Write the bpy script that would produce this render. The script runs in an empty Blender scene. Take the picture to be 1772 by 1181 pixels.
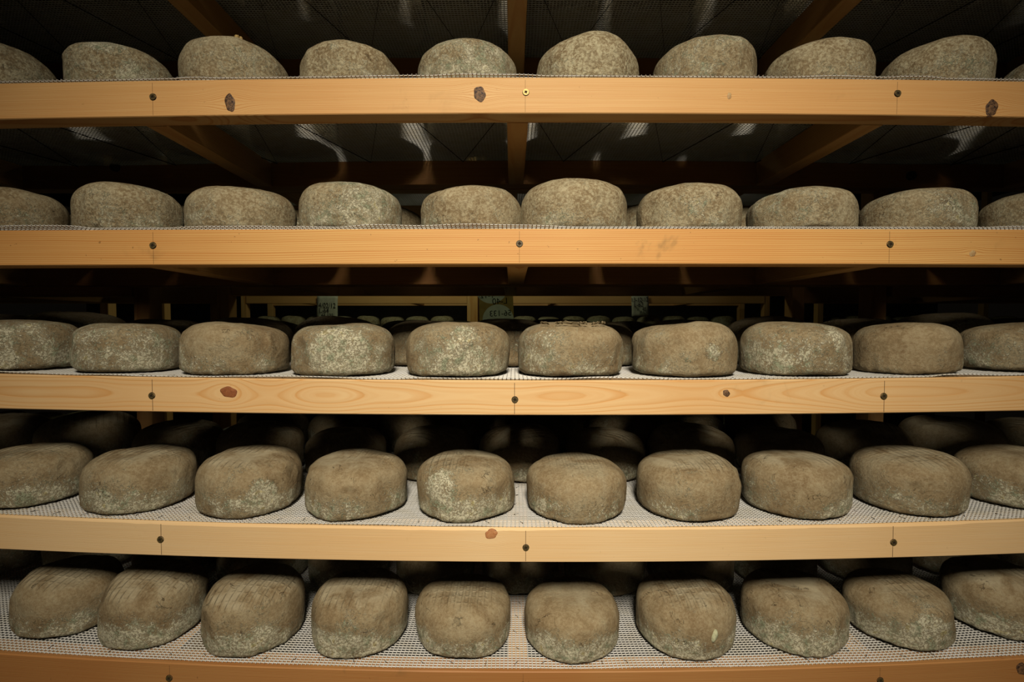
import bpy, bmesh, math, random
import numpy as np
from mathutils import Vector, Matrix

# ------------------------------------------------------------------ camera, world, lights, exposure
scene = bpy.context.scene
COL = scene.collection
EYE = 1.40            # eye height above the floor
DIST = 0.83           # camera to the front face of the rack (the plane y = 0)
FPX = 837.0           # focal length in pixels of a 1772 px wide frame
PITCH = math.atan(27.5 / FPX)

cam_data = bpy.data.cameras.new('camera')
cam_data.sensor_width = 36.0
cam_data.lens = FPX / 1772.0 * 36.0
cam_data.clip_start = 0.02
cam = bpy.data.objects.new('camera', cam_data)
COL.objects.link(cam)
cam.location = (0.0, -DIST, EYE)
cam.rotation_euler = (math.pi / 2 - PITCH, 0, 0)
scene.camera = cam
scene.cycles.diffuse_bounces = 1
scene.cycles.glossy_bounces = 1
scene.cycles.transmission_bounces = 2
scene.cycles.max_bounces = 3

world = bpy.data.worlds.new('cellar_air')
world.use_nodes = True
world.node_tree.nodes['Background'].inputs[0].default_value = (1.0, 0.8, 0.55, 1)
world.node_tree.nodes['Background'].inputs[1].default_value = 0.002
scene.world = world

def area_light(name, loc, target, sx, sy, power, color, spread):
    d = bpy.data.lights.new(name, 'AREA')
    d.shape = 'RECTANGLE'; d.size = sx; d.size_y = sy
    d.energy = power; d.color = color; d.spread = math.radians(spread)
    o = bpy.data.objects.new(name, d)
    COL.objects.link(o)
    o.location = loc
    o.rotation_euler = (Vector(target) - Vector(loc)).to_track_quat('-Z', 'Y').to_euler()
    return o

# ceiling lamp over the aisle the photographer stands in
area_light('aisle_lamp', (0.06, -1.60, EYE + 1.13), (0.06, 0.0, EYE - 0.40), 0.30, 0.40, 12.2, (1.0, 0.905, 0.735), 82)
# dim ceiling lamp over the aisle behind the rack
area_light('rear_aisle_lamp', (-0.5, 1.75, EYE + 1.25), (-0.45, 2.25, EYE + 0.0), 0.5, 0.5, 4.6, (0.94, 1.0, 0.62), 180)

vs = scene.view_settings
vs.view_transform = 'Standard'; vs.look = 'None'
vs.exposure = 0.0; vs.gamma = 1.0
vs.use_curve_mapping = False

random.seed(7)
rng = np.random.default_rng(11)

# ------------------------------------------------------------------ helpers
def ray(px, py):
    a = (px - 886.0) / FPX; b = (590.5 - py) / FPX
    c, s = math.cos(PITCH), math.sin(PITCH)
    return (a, c + b * s, -s + b * c)

def at(px, py, depth):
    """point at a given distance in front of the camera (world y = depth - DIST)"""
    d = ray(px, py)
    t = depth / d[1]
    return Vector((d[0] * t, depth - DIST, EYE + d[2] * t))

def tag(o, label=None, cat=None, group=None, kind=None):
    if label: o['label'] = label
    if cat: o['category'] = cat
    if group: o['group'] = group
    if kind: o['kind'] = kind
    return o

def link(name, me, mat=None, parent=None, loc=None):
    o = bpy.data.objects.new(name, me)
    COL.objects.link(o)
    if mat is not None and me is not None and len(me.materials) == 0:
        me.materials.append(mat)
    if parent is not None: o.parent = parent
    if loc is not None: o.location = loc
    return o

def empty(name, loc=(0, 0, 0)):
    o = bpy.data.objects.new(name, None)
    o.empty_display_size = 0.05
    COL.objects.link(o); o.location = loc
    return o

def mesh_from(name, verts, faces, smooth=False):
    me = bpy.data.meshes.new(name)
    me.from_pydata([tuple(v) for v in verts], [], [tuple(f) for f in faces])
    if smooth:
        me.polygons.foreach_set('use_smooth', [True] * len(me.polygons))
    me.update()
    return me

def mesh_quads(name, verts, quads, smooth=False):
    verts = np.asarray(verts, np.float32); quads = np.asarray(quads, np.int32)
    me = bpy.data.meshes.new(name)
    me.vertices.add(len(verts)); me.vertices.foreach_set('co', verts.ravel())
    n = len(quads)
    me.loops.add(n * 4); me.loops.foreach_set('vertex_index', quads.ravel())
    me.polygons.add(n)
    me.polygons.foreach_set('loop_start', np.arange(0, n * 4, 4, dtype=np.int32))
    me.polygons.foreach_set('loop_total', np.full(n, 4, np.int32))
    if smooth: me.polygons.foreach_set('use_smooth', np.ones(n, bool))
    me.update(calc_edges=True); me.validate()
    return me

def box_mesh(name, x0, x1, y0, y1, z0, z1, bevel=0.0):
    bm = bmesh.new()
    bmesh.ops.create_cube(bm, size=1)
    for v in bm.verts:
        v.co = Vector((x0 + (v.co.x + .5) * (x1 - x0), y0 + (v.co.y + .5) * (y1 - y0), z0 + (v.co.z + .5) * (z1 - z0)))
    if bevel: bmesh.ops.bevel(bm, geom=list(bm.edges), offset=bevel, segments=2, affect='EDGES', profile=.5)
    me = bpy.data.meshes.new(name); bm.to_mesh(me); bm.free()
    return me

def hash3(i, j, k, seed):
    h = (i.astype(np.int64) * 374761393 + j.astype(np.int64) * 668265263 + k.astype(np.int64) * 1274126177 + seed * 974711) & 0xFFFFFFFF
    h = ((h ^ (h >> 13)) * 1274126177) & 0xFFFFFFFF
    h = ((h ^ (h >> 16)) * 2246822519) & 0xFFFFFFFF
    return ((h ^ (h >> 15)) & 0xFFFFFF) / float(0xFFFFFF)

def noise3(p, seed=0):
    """value noise, -1..1"""
    p = np.asarray(p, float)
    f = np.floor(p); t = p - f; t = t * t * t * (t * (t * 6 - 15) + 10)
    i, j, k = f[:, 0].astype(np.int64), f[:, 1].astype(np.int64), f[:, 2].astype(np.int64)
    r = 0
    for a in (0, 1):
        wa = t[:, 0] if a else 1 - t[:, 0]
        for b in (0, 1):
            wb = t[:, 1] if b else 1 - t[:, 1]
            for c in (0, 1):
                wc = t[:, 2] if c else 1 - t[:, 2]
                r = r + wa * wb * wc * hash3(i + a, j + b, k + c, seed)
    return r * 2 - 1

def noise1(x, seed=0):
    x = np.atleast_1d(np.asarray(x, float))
    return noise3(np.stack([x, x * 0 + .37, x * 0 + .61], 1), seed)

def sstep(a, b, x):
    t = np.clip((x - a) / (b - a), 0, 1)
    return t * t * (3 - 2 * t)

# ------------------------------------------------------------------ materials
class NT:
    def __init__(self, name):
        self.m = bpy.data.materials.new(name); self.m.use_nodes = True
        self.nt = self.m.node_tree
        self.bsdf = self.nt.nodes['Principled BSDF']
        self.out = self.nt.nodes['Material Output']
    def n(self, typ, **kw):
        nd = self.nt.nodes.new(typ)
        for k, v in kw.items(): setattr(nd, k, v)
        return nd
    def l(self, a, b): self.nt.links.new(a, b)
    def put(self, inp, v):
        if hasattr(v, 'is_output') or isinstance(v, bpy.types.NodeSocket): self.l(v, inp)
        else: inp.default_value = v
    def math(self, op, a, b=None, c=None, clamp=False):
        nd = self.n('ShaderNodeMath', operation=op); nd.use_clamp = clamp
        self.put(nd.inputs[0], a)
        if b is not None: self.put(nd.inputs[1], b)
        if c is not None: self.put(nd.inputs[2], c)
        return nd.outputs[0]
    def vmath(self, op, a, b=None):
        nd = self.n('ShaderNodeVectorMath', operation=op)
        self.put(nd.inputs[0], a)
        if b is not None: self.put(nd.inputs[1], b)
        return nd.outputs[0]
    def noise(self, vec, scale, detail=2, rough=.5, dist=0.0):
        nd = self.n('ShaderNodeTexNoise')
        self.l(vec, nd.inputs['Vector']); nd.inputs['Scale'].default_value = scale
        nd.inputs['Detail'].default_value = detail; nd.inputs['Roughness'].default_value = rough
        nd.inputs['Distortion'].default_value = dist
        return nd.outputs['Fac']
    def ramp(self, fac, stops, interp='LINEAR'):
        nd = self.n('ShaderNodeValToRGB'); cr = nd.color_ramp; cr.interpolation = interp
        while len(cr.elements) < len(stops): cr.elements.new(.5)
        for e, (p, c) in zip(cr.elements, stops):
            e.position = p; e.color = c if len(c) == 4 else (*c, 1)
        self.l(fac, nd.inputs[0]); return nd.outputs[0]
    def map(self, v, a, b, c=0.0, d=1.0, smooth=True):
        nd = self.n('ShaderNodeMapRange'); nd.interpolation_type = 'SMOOTHSTEP' if smooth else 'LINEAR'
        self.put(nd.inputs[0], v)
        for i, x in enumerate((a, b, c, d)): self.put(nd.inputs[i + 1], x)
        return nd.outputs[0]
    def mix(self, fac, a, b, mode='MIX'):
        nd = self.n('ShaderNodeMix', data_type='RGBA', blend_type=mode)
        self.put(nd.inputs[0], fac); self.put(nd.inputs[6], a); self.put(nd.inputs[7], b)
        return nd.outputs[2]
    def attr(self, name, typ='OBJECT', out='Fac'):
        nd = self.n('ShaderNodeAttribute', attribute_type=typ, attribute_name=name)
        return nd.outputs[out]
    def bump(self, h, dist, strength=1.0, normal=None):
        nd = self.n('ShaderNodeBump'); nd.inputs['Distance'].default_value = dist
        nd.inputs['Strength'].default_value = strength
        self.l(h, nd.inputs['Height'])
        if normal is not None: self.l(normal, nd.inputs['Normal'])
        return nd.outputs[0]

def srgb(r, g, b):
    def f(c):
        c /= 255.0
        return c / 12.92 if c <= .04045 else ((c + .055) / 1.055) ** 2.4
    return (f(r), f(g), f(b), 1.0)

def make_cheese_material():
    t = NT('cheese_rind')
    tc = t.n('ShaderNodeTexCoord'); obj = tc.outputs['Object']
    info = t.n('ShaderNodeObjectInfo')
    off = t.vmath('SCALE', (13.7, 7.3, 29.1)); off.node.inputs[3].default_value = 1
    t.l(info.outputs['Random'], off.node.inputs[3])
    p = t.vmath('ADD', obj, off)
    sep = t.n('ShaderNodeSeparateXYZ'); t.l(obj, sep.inputs[0])
    z = sep.outputs[2]
    lowmould = t.attr('low_mould'); amount = t.attr('mould'); imprint = t.attr('imprint'); pale = t.attr('pale')
    n_big = t.noise(p, 9, 3, .5)
    n_mid = t.noise(p, 34, 5, .62, .4)
    n_fine = t.noise(p, 260, 6, .72, .7)
    n_grain = t.noise(p, 700, 3, .6)
    n_tone = t.noise(p, 16, 4, .6, .8)
    n_mot = t.noise(p, 190, 6, .72, .5)
    # bare rind, brown to grey brown
    rind = t.ramp(n_tone, [(.30, srgb(126, 103, 72)), (.5, srgb(147, 127, 95)), (.72, srgb(162, 148, 119))])
    rind = t.mix(t.map(n_grain, .35, .7, 0, .35), rind, srgb(108, 93, 66))
    # mottled dust, strongest on the dusty wheels of the upper shelves
    dust = t.math('MULTIPLY_ADD', n_mot, .7, t.math('MULTIPLY', n_mid, .3))
    rind = t.mix(t.math('MULTIPLY', t.map(dust, .42, .62), t.math('MULTIPLY_ADD', pale, .8, .20)), rind, srgb(194, 184, 152))
    rind = t.mix(t.math('MULTIPLY', t.map(dust, .50, .38), t.math('MULTIPLY_ADD', pale, .15, .25)), rind, srgb(108, 96, 72))
    # patches of mould: big noise + band towards the foot of the wheel
    lowband = t.math('MULTIPLY', lowmould, t.map(z, .072, .018, 0, 1))
    topfree = t.map(z, .112, .084, -.30, 0)
    patch = t.math('ADD', t.math('MULTIPLY_ADD', n_big, 1.25, t.math('MULTIPLY', n_mid, .85)), t.math('ADD', lowband, topfree))
    patch = t.math('ADD', patch, amount)
    # one round colony on wheels that have one
    cpos = t.n('ShaderNodeCombineXYZ')
    for q, nm_ in enumerate(('spot_x', 'spot_y', 'spot_z')): t.l(t.attr(nm_), cpos.inputs[q])
    dn = t.n('ShaderNodeVectorMath', operation='DISTANCE'); t.l(obj, dn.inputs[0]); t.l(cpos.outputs[0], dn.inputs[1])
    spot_r = t.attr('spot_r')
    rel = t.math('DIVIDE', t.math('MULTIPLY_ADD', t.math('SUBTRACT', n_mot, .5), .030, dn.outputs['Value']), t.math('ADD', spot_r, .0001))
    patch = t.math('ADD', patch, t.math('MULTIPLY', t.map(rel, 1.3, .7), t.math('MULTIPLY', t.math('GREATER_THAN', spot_r, .001), .42)))
    patch_m = t.map(patch, 1.16, 1.48)
    speck = t.map(t.math('MULTIPLY_ADD', patch_m, .12, n_fine), .55, .615)
    mould = t.math('MULTIPLY', speck, t.map(patch, 1.02, 1.28))
    mould = t.math('MAXIMUM', mould, t.math('MULTIPLY', patch_m, .30))
    n_col = t.noise(p, 60, 3, .5)
    mcol = t.ramp(n_col, [(.36, srgb(158, 162, 134)), (.47, srgb(198, 192, 164)), (.62, srgb(212, 205, 178)), (.72, srgb(190, 178, 128))])
    col = t.mix(mould, rind, mcol)
    # film of pale dust on the pressed tops
    film = t.math('MULTIPLY', t.math('MULTIPLY', t.map(z, .083, .095), t.map(n_tone, .36, .60)), t.math('MULTIPLY', imprint, .55))
    col = t.mix(film, col, srgb(184, 172, 144))
    # faint green blotches
    green = t.math('MULTIPLY', t.map(t.noise(p, 75, 3, .6), .60, .72), t.map(patch, 1.15, 1.4))
    col = t.mix(t.math('MULTIPLY', green, .4), col, srgb(128, 138, 108))
    # cracks
    n_cr = t.noise(p, 21, 4, .6, 1.2)
    crack = t.math('SUBTRACT', 1.0, t.map(t.math('ABSOLUTE', t.math('SUBTRACT', n_cr, .5)), 0.0, .012))
    crack = t.math('MULTIPLY', crack, t.map(t.noise(p, 27, 2, .5), .60, .70))
    col = t.mix(t.math('MULTIPLY', crack, .5), col, srgb(72, 58, 40))
    t.l(col, t.bsdf.inputs['Base Color'])
    t.bsdf.inputs['Roughness'].default_value = .82
    t.bsdf.inputs['Specular IOR Level'].default_value = .25
    # relief
    h = t.math('MULTIPLY_ADD', mould, .9, t.math('MULTIPLY', n_fine, t.map(patch, .9, 1.35, .25, 1.3)))
    h = t.math('MULTIPLY_ADD', n_grain, .22, h)
    h = t.math('MULTIPLY_ADD', n_mid, 1.2, t.math('MULTIPLY_ADD', n_mot, t.math('MULTIPLY_ADD', pale, 1.0, .5), h))
    h = t.math('MULTIPLY_ADD', crack, -1.4, h)
    nrm = t.bump(h, .0016, .9)
    # imprint of the netting on the flat top
    def stripe(axis, period):
        nd = t.math('MULTIPLY', t.math('ADD', sep.outputs[axis], t.math('MULTIPLY', n_mid, .002)), 2 * math.pi / period)
        return t.math('SINE', nd)
    grid = t.math('MAXIMUM', t.map(stripe(0, .0125), -.5, .8), t.math('MULTIPLY', t.map(stripe(1, .019), .5, .95), .5))
    topm = t.math('MULTIPLY', t.map(z, .080, .094), t.map(n_big, .38, .54))
    grid = t.math('MULTIPLY', t.math('MULTIPLY', grid, topm), imprint)
    nrm = t.bump(grid, .0022, .85, nrm)
    t.l(nrm, t.bsdf.inputs['Normal'])
    return t.m

def make_wood_material():
    t = NT('pine_wood')
    tc = t.n('ShaderNodeTexCoord'); obj = tc.outputs['Object']
    ring = t.attr('ring', 'GEOMETRY'); along = t.attr('along', 'GEOMETRY')
    freq = t.attr('ring_frequency'); strg = t.attr('ring_strength'); tone = t.attr('tone'); brown = t.attr('brown'); soil = t.attr('soil')
    info = t.n('ShaderNodeObjectInfo')
    off = t.vmath('SCALE', (17.0, 5.0, 9.0)); t.l(info.outputs['Random'], off.node.inputs[3])
    p = t.vmath('ADD', obj, off)
    n_low = t.noise(p, 3.0, 2, .5)
    # vector (along * small, ring) for fibre noise
    cv = t.n('ShaderNodeCombineXYZ'); t.l(t.math('MULTIPLY', along, 6.0), cv.inputs[0]); t.l(t.math('MULTIPLY', ring, 900.0), cv.inputs[1]); t.l(info.outputs['Random'], cv.inputs[2])
    fibre = t.noise(cv.outputs[0], 1.0, 3, .6)
    cw = t.n('ShaderNodeCombineXYZ'); t.l(t.math('MULTIPLY', along, 1.3), cw.inputs[0]); t.l(t.math('MULTIPLY', ring, 60.0), cw.inputs[1])
    wob = t.noise(cw.outputs[0], 1.0, 2, .5)
    ph = t.math('MULTIPLY', t.math('MULTIPLY_ADD', t.math('SUBTRACT', wob, .5), .006, ring), freq)
    fr = t.math('FRACT', ph)
    late = t.ramp(fr, [(0.0, (0.25,) * 3), (.12, (0, 0, 0)), (.62, (.08,) * 3), (.86, (.75,) * 3), (.94, (1,) * 3), (1.0, (.25,) * 3)])
    # each ring differs in depth of colour
    cellv = t.n('ShaderNodeTexWhiteNoise', noise_dimensions='1D'); t.l(t.math('FLOOR', ph), cellv.inputs['W'])
    late = t.math('MULTIPLY', late, t.math('MULTIPLY_ADD', cellv.outputs[0], .7, .45))
    light = t.mix(tone, srgb(233, 202, 156), srgb(227, 180, 112))
    dark = t.mix(tone, srgb(222, 170, 104), srgb(196, 124, 58))
    col = t.mix(t.math('MULTIPLY', late, strg, clamp=True), light, dark)
    col = t.mix(t.map(fibre, .30, .75, 0, .30), col, dark)
    col = t.mix(t.map(n_low, .35, .7, 0, .30), col, dark)
    col = t.mix(brown, col, srgb(150, 96, 44), 'MULTIPLY')
    grime = t.math('MULTIPLY', t.map(t.noise(p, 14, 4, .6, .5), .60, .78), t.map(t.noise(p, 2.2, 2, .5), .48, .66))
    grime = t.math('MULTIPLY', grime, soil, clamp=True)
    col = t.mix(grime, col, srgb(112, 92, 58))
    fly = t.map(t.noise(p, 120, 2, .5), .735, .77)
    col = t.mix(t.math('MULTIPLY', fly, t.math('MULTIPLY', soil, .5)), col, srgb(92, 64, 34))
    t.l(col, t.bsdf.inputs['Base Color'])
    t.bsdf.inputs['Roughness'].default_value = .55
    t.bsdf.inputs['Specular IOR Level'].default_value = .28
    h = t.math('MULTIPLY_ADD', late, -.5, fibre)
    t.l(t.bump(h, .0005, .5), t.bsdf.inputs['Normal'])
    return t.m

def plain(name, color, rough=.6, metal=0.0, spec=.4, nscale=60, var=.25, bump=0.0):
    t = NT(name)
    tc = t.n('ShaderNodeTexCoord')
    nz = t.noise(tc.outputs['Object'], nscale, 4, .6)
    c2 = tuple(x * (1 - var) for x in color[:3]) + (1,)
    t.l(t.mix(t.map(nz, .3, .7), color, c2), t.bsdf.inputs['Base Color'])
    t.bsdf.inputs['Roughness'].default_value = rough; t.bsdf.inputs['Metallic'].default_value = metal
    t.bsdf.inputs['Specular IOR Level'].default_value = spec
    if bump: t.l(t.bump(nz, bump), t.bsdf.inputs['Normal'])
    return t.m

def make_net_material():
    t = NT('white_plastic_net')
    tc = t.n('ShaderNodeTexCoord')
    nz = t.noise(tc.outputs['Object'], 25, 4, .6)
    col = t.mix(t.map(nz, .35, .75), srgb(250, 248, 244), srgb(240, 234, 220))
    t.l(col, t.bsdf.inputs['Base Color']); t.bsdf.inputs['Roughness'].default_value = .5
    tr = t.n('ShaderNodeBsdfTranslucent'); t.l(col, tr.inputs[0])
    mx = t.n('ShaderNodeMixShader'); mx.inputs[0].default_value = .24
    t.l(t.bsdf.outputs[0], mx.inputs[1]); t.l(tr.outputs[0], mx.inputs[2]); t.l(mx.outputs[0], t.out.inputs[0])
    return t.m

def make_paper(name, color, trans):
    t = NT(name)
    tc = t.n('ShaderNodeTexCoord')
    nz = t.noise(tc.outputs['Object'], 40, 3, .5)
    col = t.mix(t.map(nz, .3, .7), color, tuple(c * .85 for c in color[:3]) + (1,))
    t.l(col, t.bsdf.inputs['Base Color']); t.bsdf.inputs['Roughness'].default_value = .8
    tr = t.n('ShaderNodeBsdfTranslucent'); t.l(col, tr.inputs[0])
    mx = t.n('ShaderNodeMixShader'); mx.inputs[0].default_value = trans
    t.l(t.bsdf.outputs[0], mx.inputs[1]); t.l(tr.outputs[0], mx.inputs[2]); t.l(mx.outputs[0], t.out.inputs[0])
    return t.m

def make_knot(name, c_mid, c_rim, c_crack):
    t = NT(name)
    tc = t.n('ShaderNodeTexCoord'); obj = tc.outputs['Object']
    r = t.attr('ring', 'GEOMETRY')
    nz = t.noise(obj, 260, 4, .65, .8)
    fr = t.math('SINE', t.math('MULTIPLY', t.math('MULTIPLY_ADD', nz, .22, r), 34))
    col = t.mix(t.map(fr, -.4, .9), c_mid, tuple(.72 * c for c in c_mid[:3]) + (1,))
    col = t.mix(t.map(t.math('MULTIPLY_ADD', nz, .35, r), .92, 1.12), col, c_rim)
    col = t.mix(t.map(t.noise(obj, 330, 3, .6, 1.5), .44, .56), col, c_crack)
    t.l(col, t.bsdf.inputs['Base Color']); t.bsdf.inputs['Roughness'].default_value = .65
    t.l(t.bump(nz, .001, .8), t.bsdf.inputs['Normal'])
    return t.m

CHEESE = make_cheese_material()
WOOD = make_wood_material()
NET = make_net_material()
CORD = plain('dark_cord', srgb(40, 32, 24), .8)
BRASS = plain('brass_screw', srgb(224, 184, 100), .5, .2, .5, 300, .35)
STEEL = plain('tarnished_screw', srgb(104, 88, 52), .45, .15, .5, 500, .6, .0006)
PITCHHOLE = plain('screw_hole', srgb(44, 30, 16), .9)
PENCIL = plain('pencil_line', srgb(96, 70, 42), .9)
STAPLE = plain('staple_wire', srgb(74, 66, 54), .45, .7)
KNOT_RED = make_knot('red_knot', srgb(162, 98, 54), srgb(70, 38, 22), srgb(138, 78, 42))
KNOT_DARK = make_knot('bark_knot', srgb(136, 100, 66), srgb(92, 58, 34), srgb(46, 28, 20))
KNOT_ORANGE = make_knot('orange_knot', srgb(200, 142, 92), srgb(112, 62, 32), srgb(178, 116, 70))
KNOT_PALE = make_knot('pale_knot', srgb(206, 176, 124), srgb(190, 140, 84), srgb(176, 130, 84))
FLOORMAT = plain('cellar_concrete', srgb(74, 68, 60), .9, 0, .2, 6, .3)
TAGPAPER = make_paper('tag_paper', srgb(226, 226, 206), .25)
CARD = make_paper('card_sheet', srgb(176, 150, 88), .75)
DISC = make_paper('label_disc', srgb(214, 220, 200), .80)
INK = plain('marker_ink', srgb(24, 24, 22), .8, 0, .2, 40, .1)
NUB = plain('rind_nub', srgb(196, 196, 160), .8, 0, .2, 150, .4, .001)
BOLT = plain('dark_bolt', srgb(60, 48, 34), .5, .5)

# ------------------------------------------------------------------ beams of pine with year rings
def beam(name, parent, axis, a0, a1, u0, u1, v0, v1, stations, su, sv, pith, wob, zfun=None,
         chamfer=None, knots=(), seed=0, mat=None, **props):
    """axis 'x': a=x u=y v=z; axis 'y': a=y u=x v=z; axis 'z': a=z u=x v=y.  Ring distance is stored per vertex."""
    A = np.asarray(stations, float)
    b = .0014
    def side(p, q, n): return [(p[0] + (q[0] - p[0]) * i / n, p[1] + (q[1] - p[1]) * i / n) for i in range(n + 1)]
    per = []
    per += side((u0, v0 + b), (u0, v1 - b), sv)
    i_tf = len(per) - 1
    per += side((u0 + b, v1), (u1 - b, v1), su)
    per += side((u1, v1 - b), (u1, v0 + b), sv)
    per += side((u1 - b, v0), (u0 + b, v0), su)
    per = np.array(per)
    P = len(per); S = len(A)
    aa = np.repeat(A, P); uv = np.tile(per, (S, 1)).reshape(S, P, 2)
    if chamfer is not None:
        c = chamfer(A)
        uv[:, i_tf, 1] = v1 - c
        uv[:, i_tf + 1, 0] = u0 + c * .9
        uv[:, i_tf - 1, 1] = np.minimum(uv[:, i_tf - 1, 1], v1 - c - .0006)
    uv = uv.reshape(-1, 2); u = uv[:, 0]; v = uv[:, 1]
    vv = v.copy(); uu = u.copy()
    for (ka, kv, ks, kk) in knots:
        g = np.exp(-((aa - ka) / (ks * 1.9)) ** 2 - ((v - kv) / (ks * 1.15)) ** 2)
        vv = vv - (v - kv) * g * kk
        uu = uu + g * .004 * kk
    pu = pith[0] + wob[0] * noise1(aa * wob[1] + seed, seed) + wob[0] * .4 * noise1(aa * wob[1] * 3.1 + seed, seed + 5)
    pv = pith[1] + wob[2] * noise1(aa * wob[1] * .8 + 9 + seed, seed + 2) + wob[2] * .25 * noise1(aa * wob[1] * 4 + 3, seed + 3)
    ring = np.sqrt((uu - pu) ** 2 + (vv - pv) ** 2)
    if axis == 'x':
        co = np.stack([aa, u, v], 1)
        if zfun is not None: co[:, 2] += zfun(aa)
    elif axis == 'y':
        co = np.stack([u, aa, v], 1)
    else:
        co = np.stack([u, v, aa], 1)
    i = np.arange(S - 1)[:, None] * P; j = np.arange(P)[None, :]; j2 = (j + 1) % P
    q = np.stack([i + j, i + P + j, i + P + j2, i + j2], -1).reshape(-1, 4)
    if axis == 'y': q = q[:, ::-1]
    nv = len(co)
    verts = co
    me = bpy.data.meshes.new(name)
    faces = [tuple(x) for x in q.tolist()]
    cap0 = list(range(P)); cap1 = list(range((S - 1) * P, S * P))
    if axis == 'y': faces += [tuple(cap0[::-1]), tuple(cap1)]
    else: faces += [tuple(cap0), tuple(cap1[::-1])]
    me.from_pydata(verts.tolist(), [], faces)
    at_ = me.attributes.new('ring', 'FLOAT', 'POINT'); at_.data.foreach_set('value', ring.astype(np.float32))
    al_ = me.attributes.new('along', 'FLOAT', 'POINT'); al_.data.foreach_set('value', aa.astype(np.float32))
    bm = bmesh.new(); bm.from_mesh(me); bmesh.ops.recalc_face_normals(bm, faces=bm.faces); bm.to_mesh(me); bm.free()
    o = link(name, me, mat or WOOD, parent)
    d = dict(ring_frequency=300.0, ring_strength=.7, tone=.5, brown=0.0, soil=.4); d.update(props)
    for k, x in d.items(): o[k] = float(x)
    return o

def stations(x0, x1, fine0, fine1, fine, coarse):
    s = []
    if x0 < fine0: s += list(np.arange(x0, fine0 - 1e-6, coarse))
    f0 = max(x0, fine0); f1 = min(x1, fine1)
    s += list(np.linspace(f0, f1, max(2, int((f1 - f0) / fine))))
    if x1 > fine1: s += list(np.linspace(f1, x1, max(2, int((x1 - f1) / coarse) + 1))[1:])
    return s

# ------------------------------------------------------------------ small hardware
def screw_mesh(name, mat_head):
    bm = bmesh.new()
    R = .0052
    outer = [bm.verts.new((R * math.cos(k * math.pi / 10), 0, R * math.sin(k * math.pi / 10))) for k in range(20)]
    w, l = .0010, .0027
    pts = [(w, w), (w, l), (-w, l), (-w, w), (-l, w), (-l, -w), (-w, -w), (-w, -l), (w, -l), (w, -w), (l, -w), (l, w)]
    inner = [bm.verts.new((x, 0, z)) for x, z in pts]
    e = [bm.edges.new((outer[k], outer[(k + 1) % 20])) for k in range(20)]
    ei = [bm.edges.new((inner[k], inner[(k + 1) % 12])) for k in range(12)]
    bmesh.ops.triangle_fill(bm, edges=e + ei, use_beauty=True)
    # drop any face that fills the cross
    for f in list(bm.faces):
        c = f.calc_center_median()
        if all(v in inner for v in f.verts) and ((abs(c.x) < w and abs(c.z) < l) or (abs(c.z) < w and abs(c.x) < l)):
            bm.faces.remove(f)
    deep = [bm.verts.new((v.co.x * .6, .0012, v.co.z * .6)) for v in inner]
    for k in range(12):
        f = bm.faces.new((inner[k], inner[(k + 1) % 12], deep[(k + 1) % 12], deep[k])); f.material_index = 1
    f = bm.faces.new(deep); f.material_index = 1
    back = [bm.verts.new((v.co.x * .8, .0018, v.co.z * .8)) for v in outer]
    rim = [bm.verts.new((v.co.x * 1.14, .0016, v.co.z * 1.14)) for v in outer]
    rim2 = [bm.verts.new((v.co.x * .95, .0014, v.co.z * .95)) for v in outer]
    for k in range(20):
        bm.faces.new((outer[k], outer[(k + 1) % 20], back[(k + 1) % 20], back[k]))
        f = bm.faces.new((rim[k], rim[(k + 1) % 20], rim2[(k + 1) % 20], rim2[k])); f.material_index = 1
    bmesh.ops.recalc_face_normals(bm, faces=bm.faces)
    me = bpy.data.meshes.new(name); bm.to_mesh(me); bm.free()
    me.materials.append(mat_head); me.materials.append(PITCHHOLE)
    return me
SCREW_BRASS = screw_mesh('screw_brass', BRASS)
SCREW_STEEL = screw_mesh('screw_steel', STEEL)

def knot_mesh(rx, rz, seed):
    nr, na = 6, 28
    V = [(0, -.0009, 0)]; ring = [0.0]; F = []
    for i in range(1, nr + 1):
        for k in range(na):
            a = 2 * math.pi * k / na
            wv = 1 + .10 * math.sin(2 * a + seed) + .06 * math.sin(5 * a + seed * 2.1)
            rr = i / nr
            V.append((rx * rr * wv * math.cos(a), -.0009 * (1 - rr ** 3) + .0003 * (rr > .99), rz * rr * wv * math.sin(a))); ring.append(rr)
    for k in range(na): F.append((0, 1 + k, 1 + (k + 1) % na))
    for i in range(nr - 1):
        for k in range(na):
            a = 1 + i * na + k; b = 1 + i * na + (k + 1) % na
            F.append((a, a + na, b + na, b))
    me = mesh_from('knot', V, F, True)
    at_ = me.attributes.new('ring', 'FLOAT', 'POINT'); at_.data.foreach_set('value', np.array(ring, np.float32))
    bm = bmesh.new(); bm.from_mesh(me); bmesh.ops.recalc_face_normals(bm, faces=bm.faces); bm.to_mesh(me); bm.free()
    return me

def tube_mesh(name, pts, r, n=5):
    V = []; F = []
    pts = [Vector(p) for p in pts]
    for i, p in enumerate(pts):
        d = (pts[min(i + 1, len(pts) - 1)] - pts[max(i - 1, 0)]).normalized()
        a = d.cross(Vector((0, 0, 1)));
        if a.length < 1e-4: a = Vector((1, 0, 0))
        a.normalize(); b = d.cross(a)
        for k in range(n):
            t = 2 * math.pi * k / n
            V.append(p + (a * math.cos(t) + b * math.sin(t)) * r)
    for i in range(len(pts) - 1):
        for k in range(n):
            F.append((i * n + k, i * n + (k + 1) % n, (i + 1) * n + (k + 1) % n, (i + 1) * n + k))
    F.append(tuple(range(n))); F.append(tuple(range((len(pts) - 1) * n, len(pts) * n)))
    return mesh_from(name, V, F, True)

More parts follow.
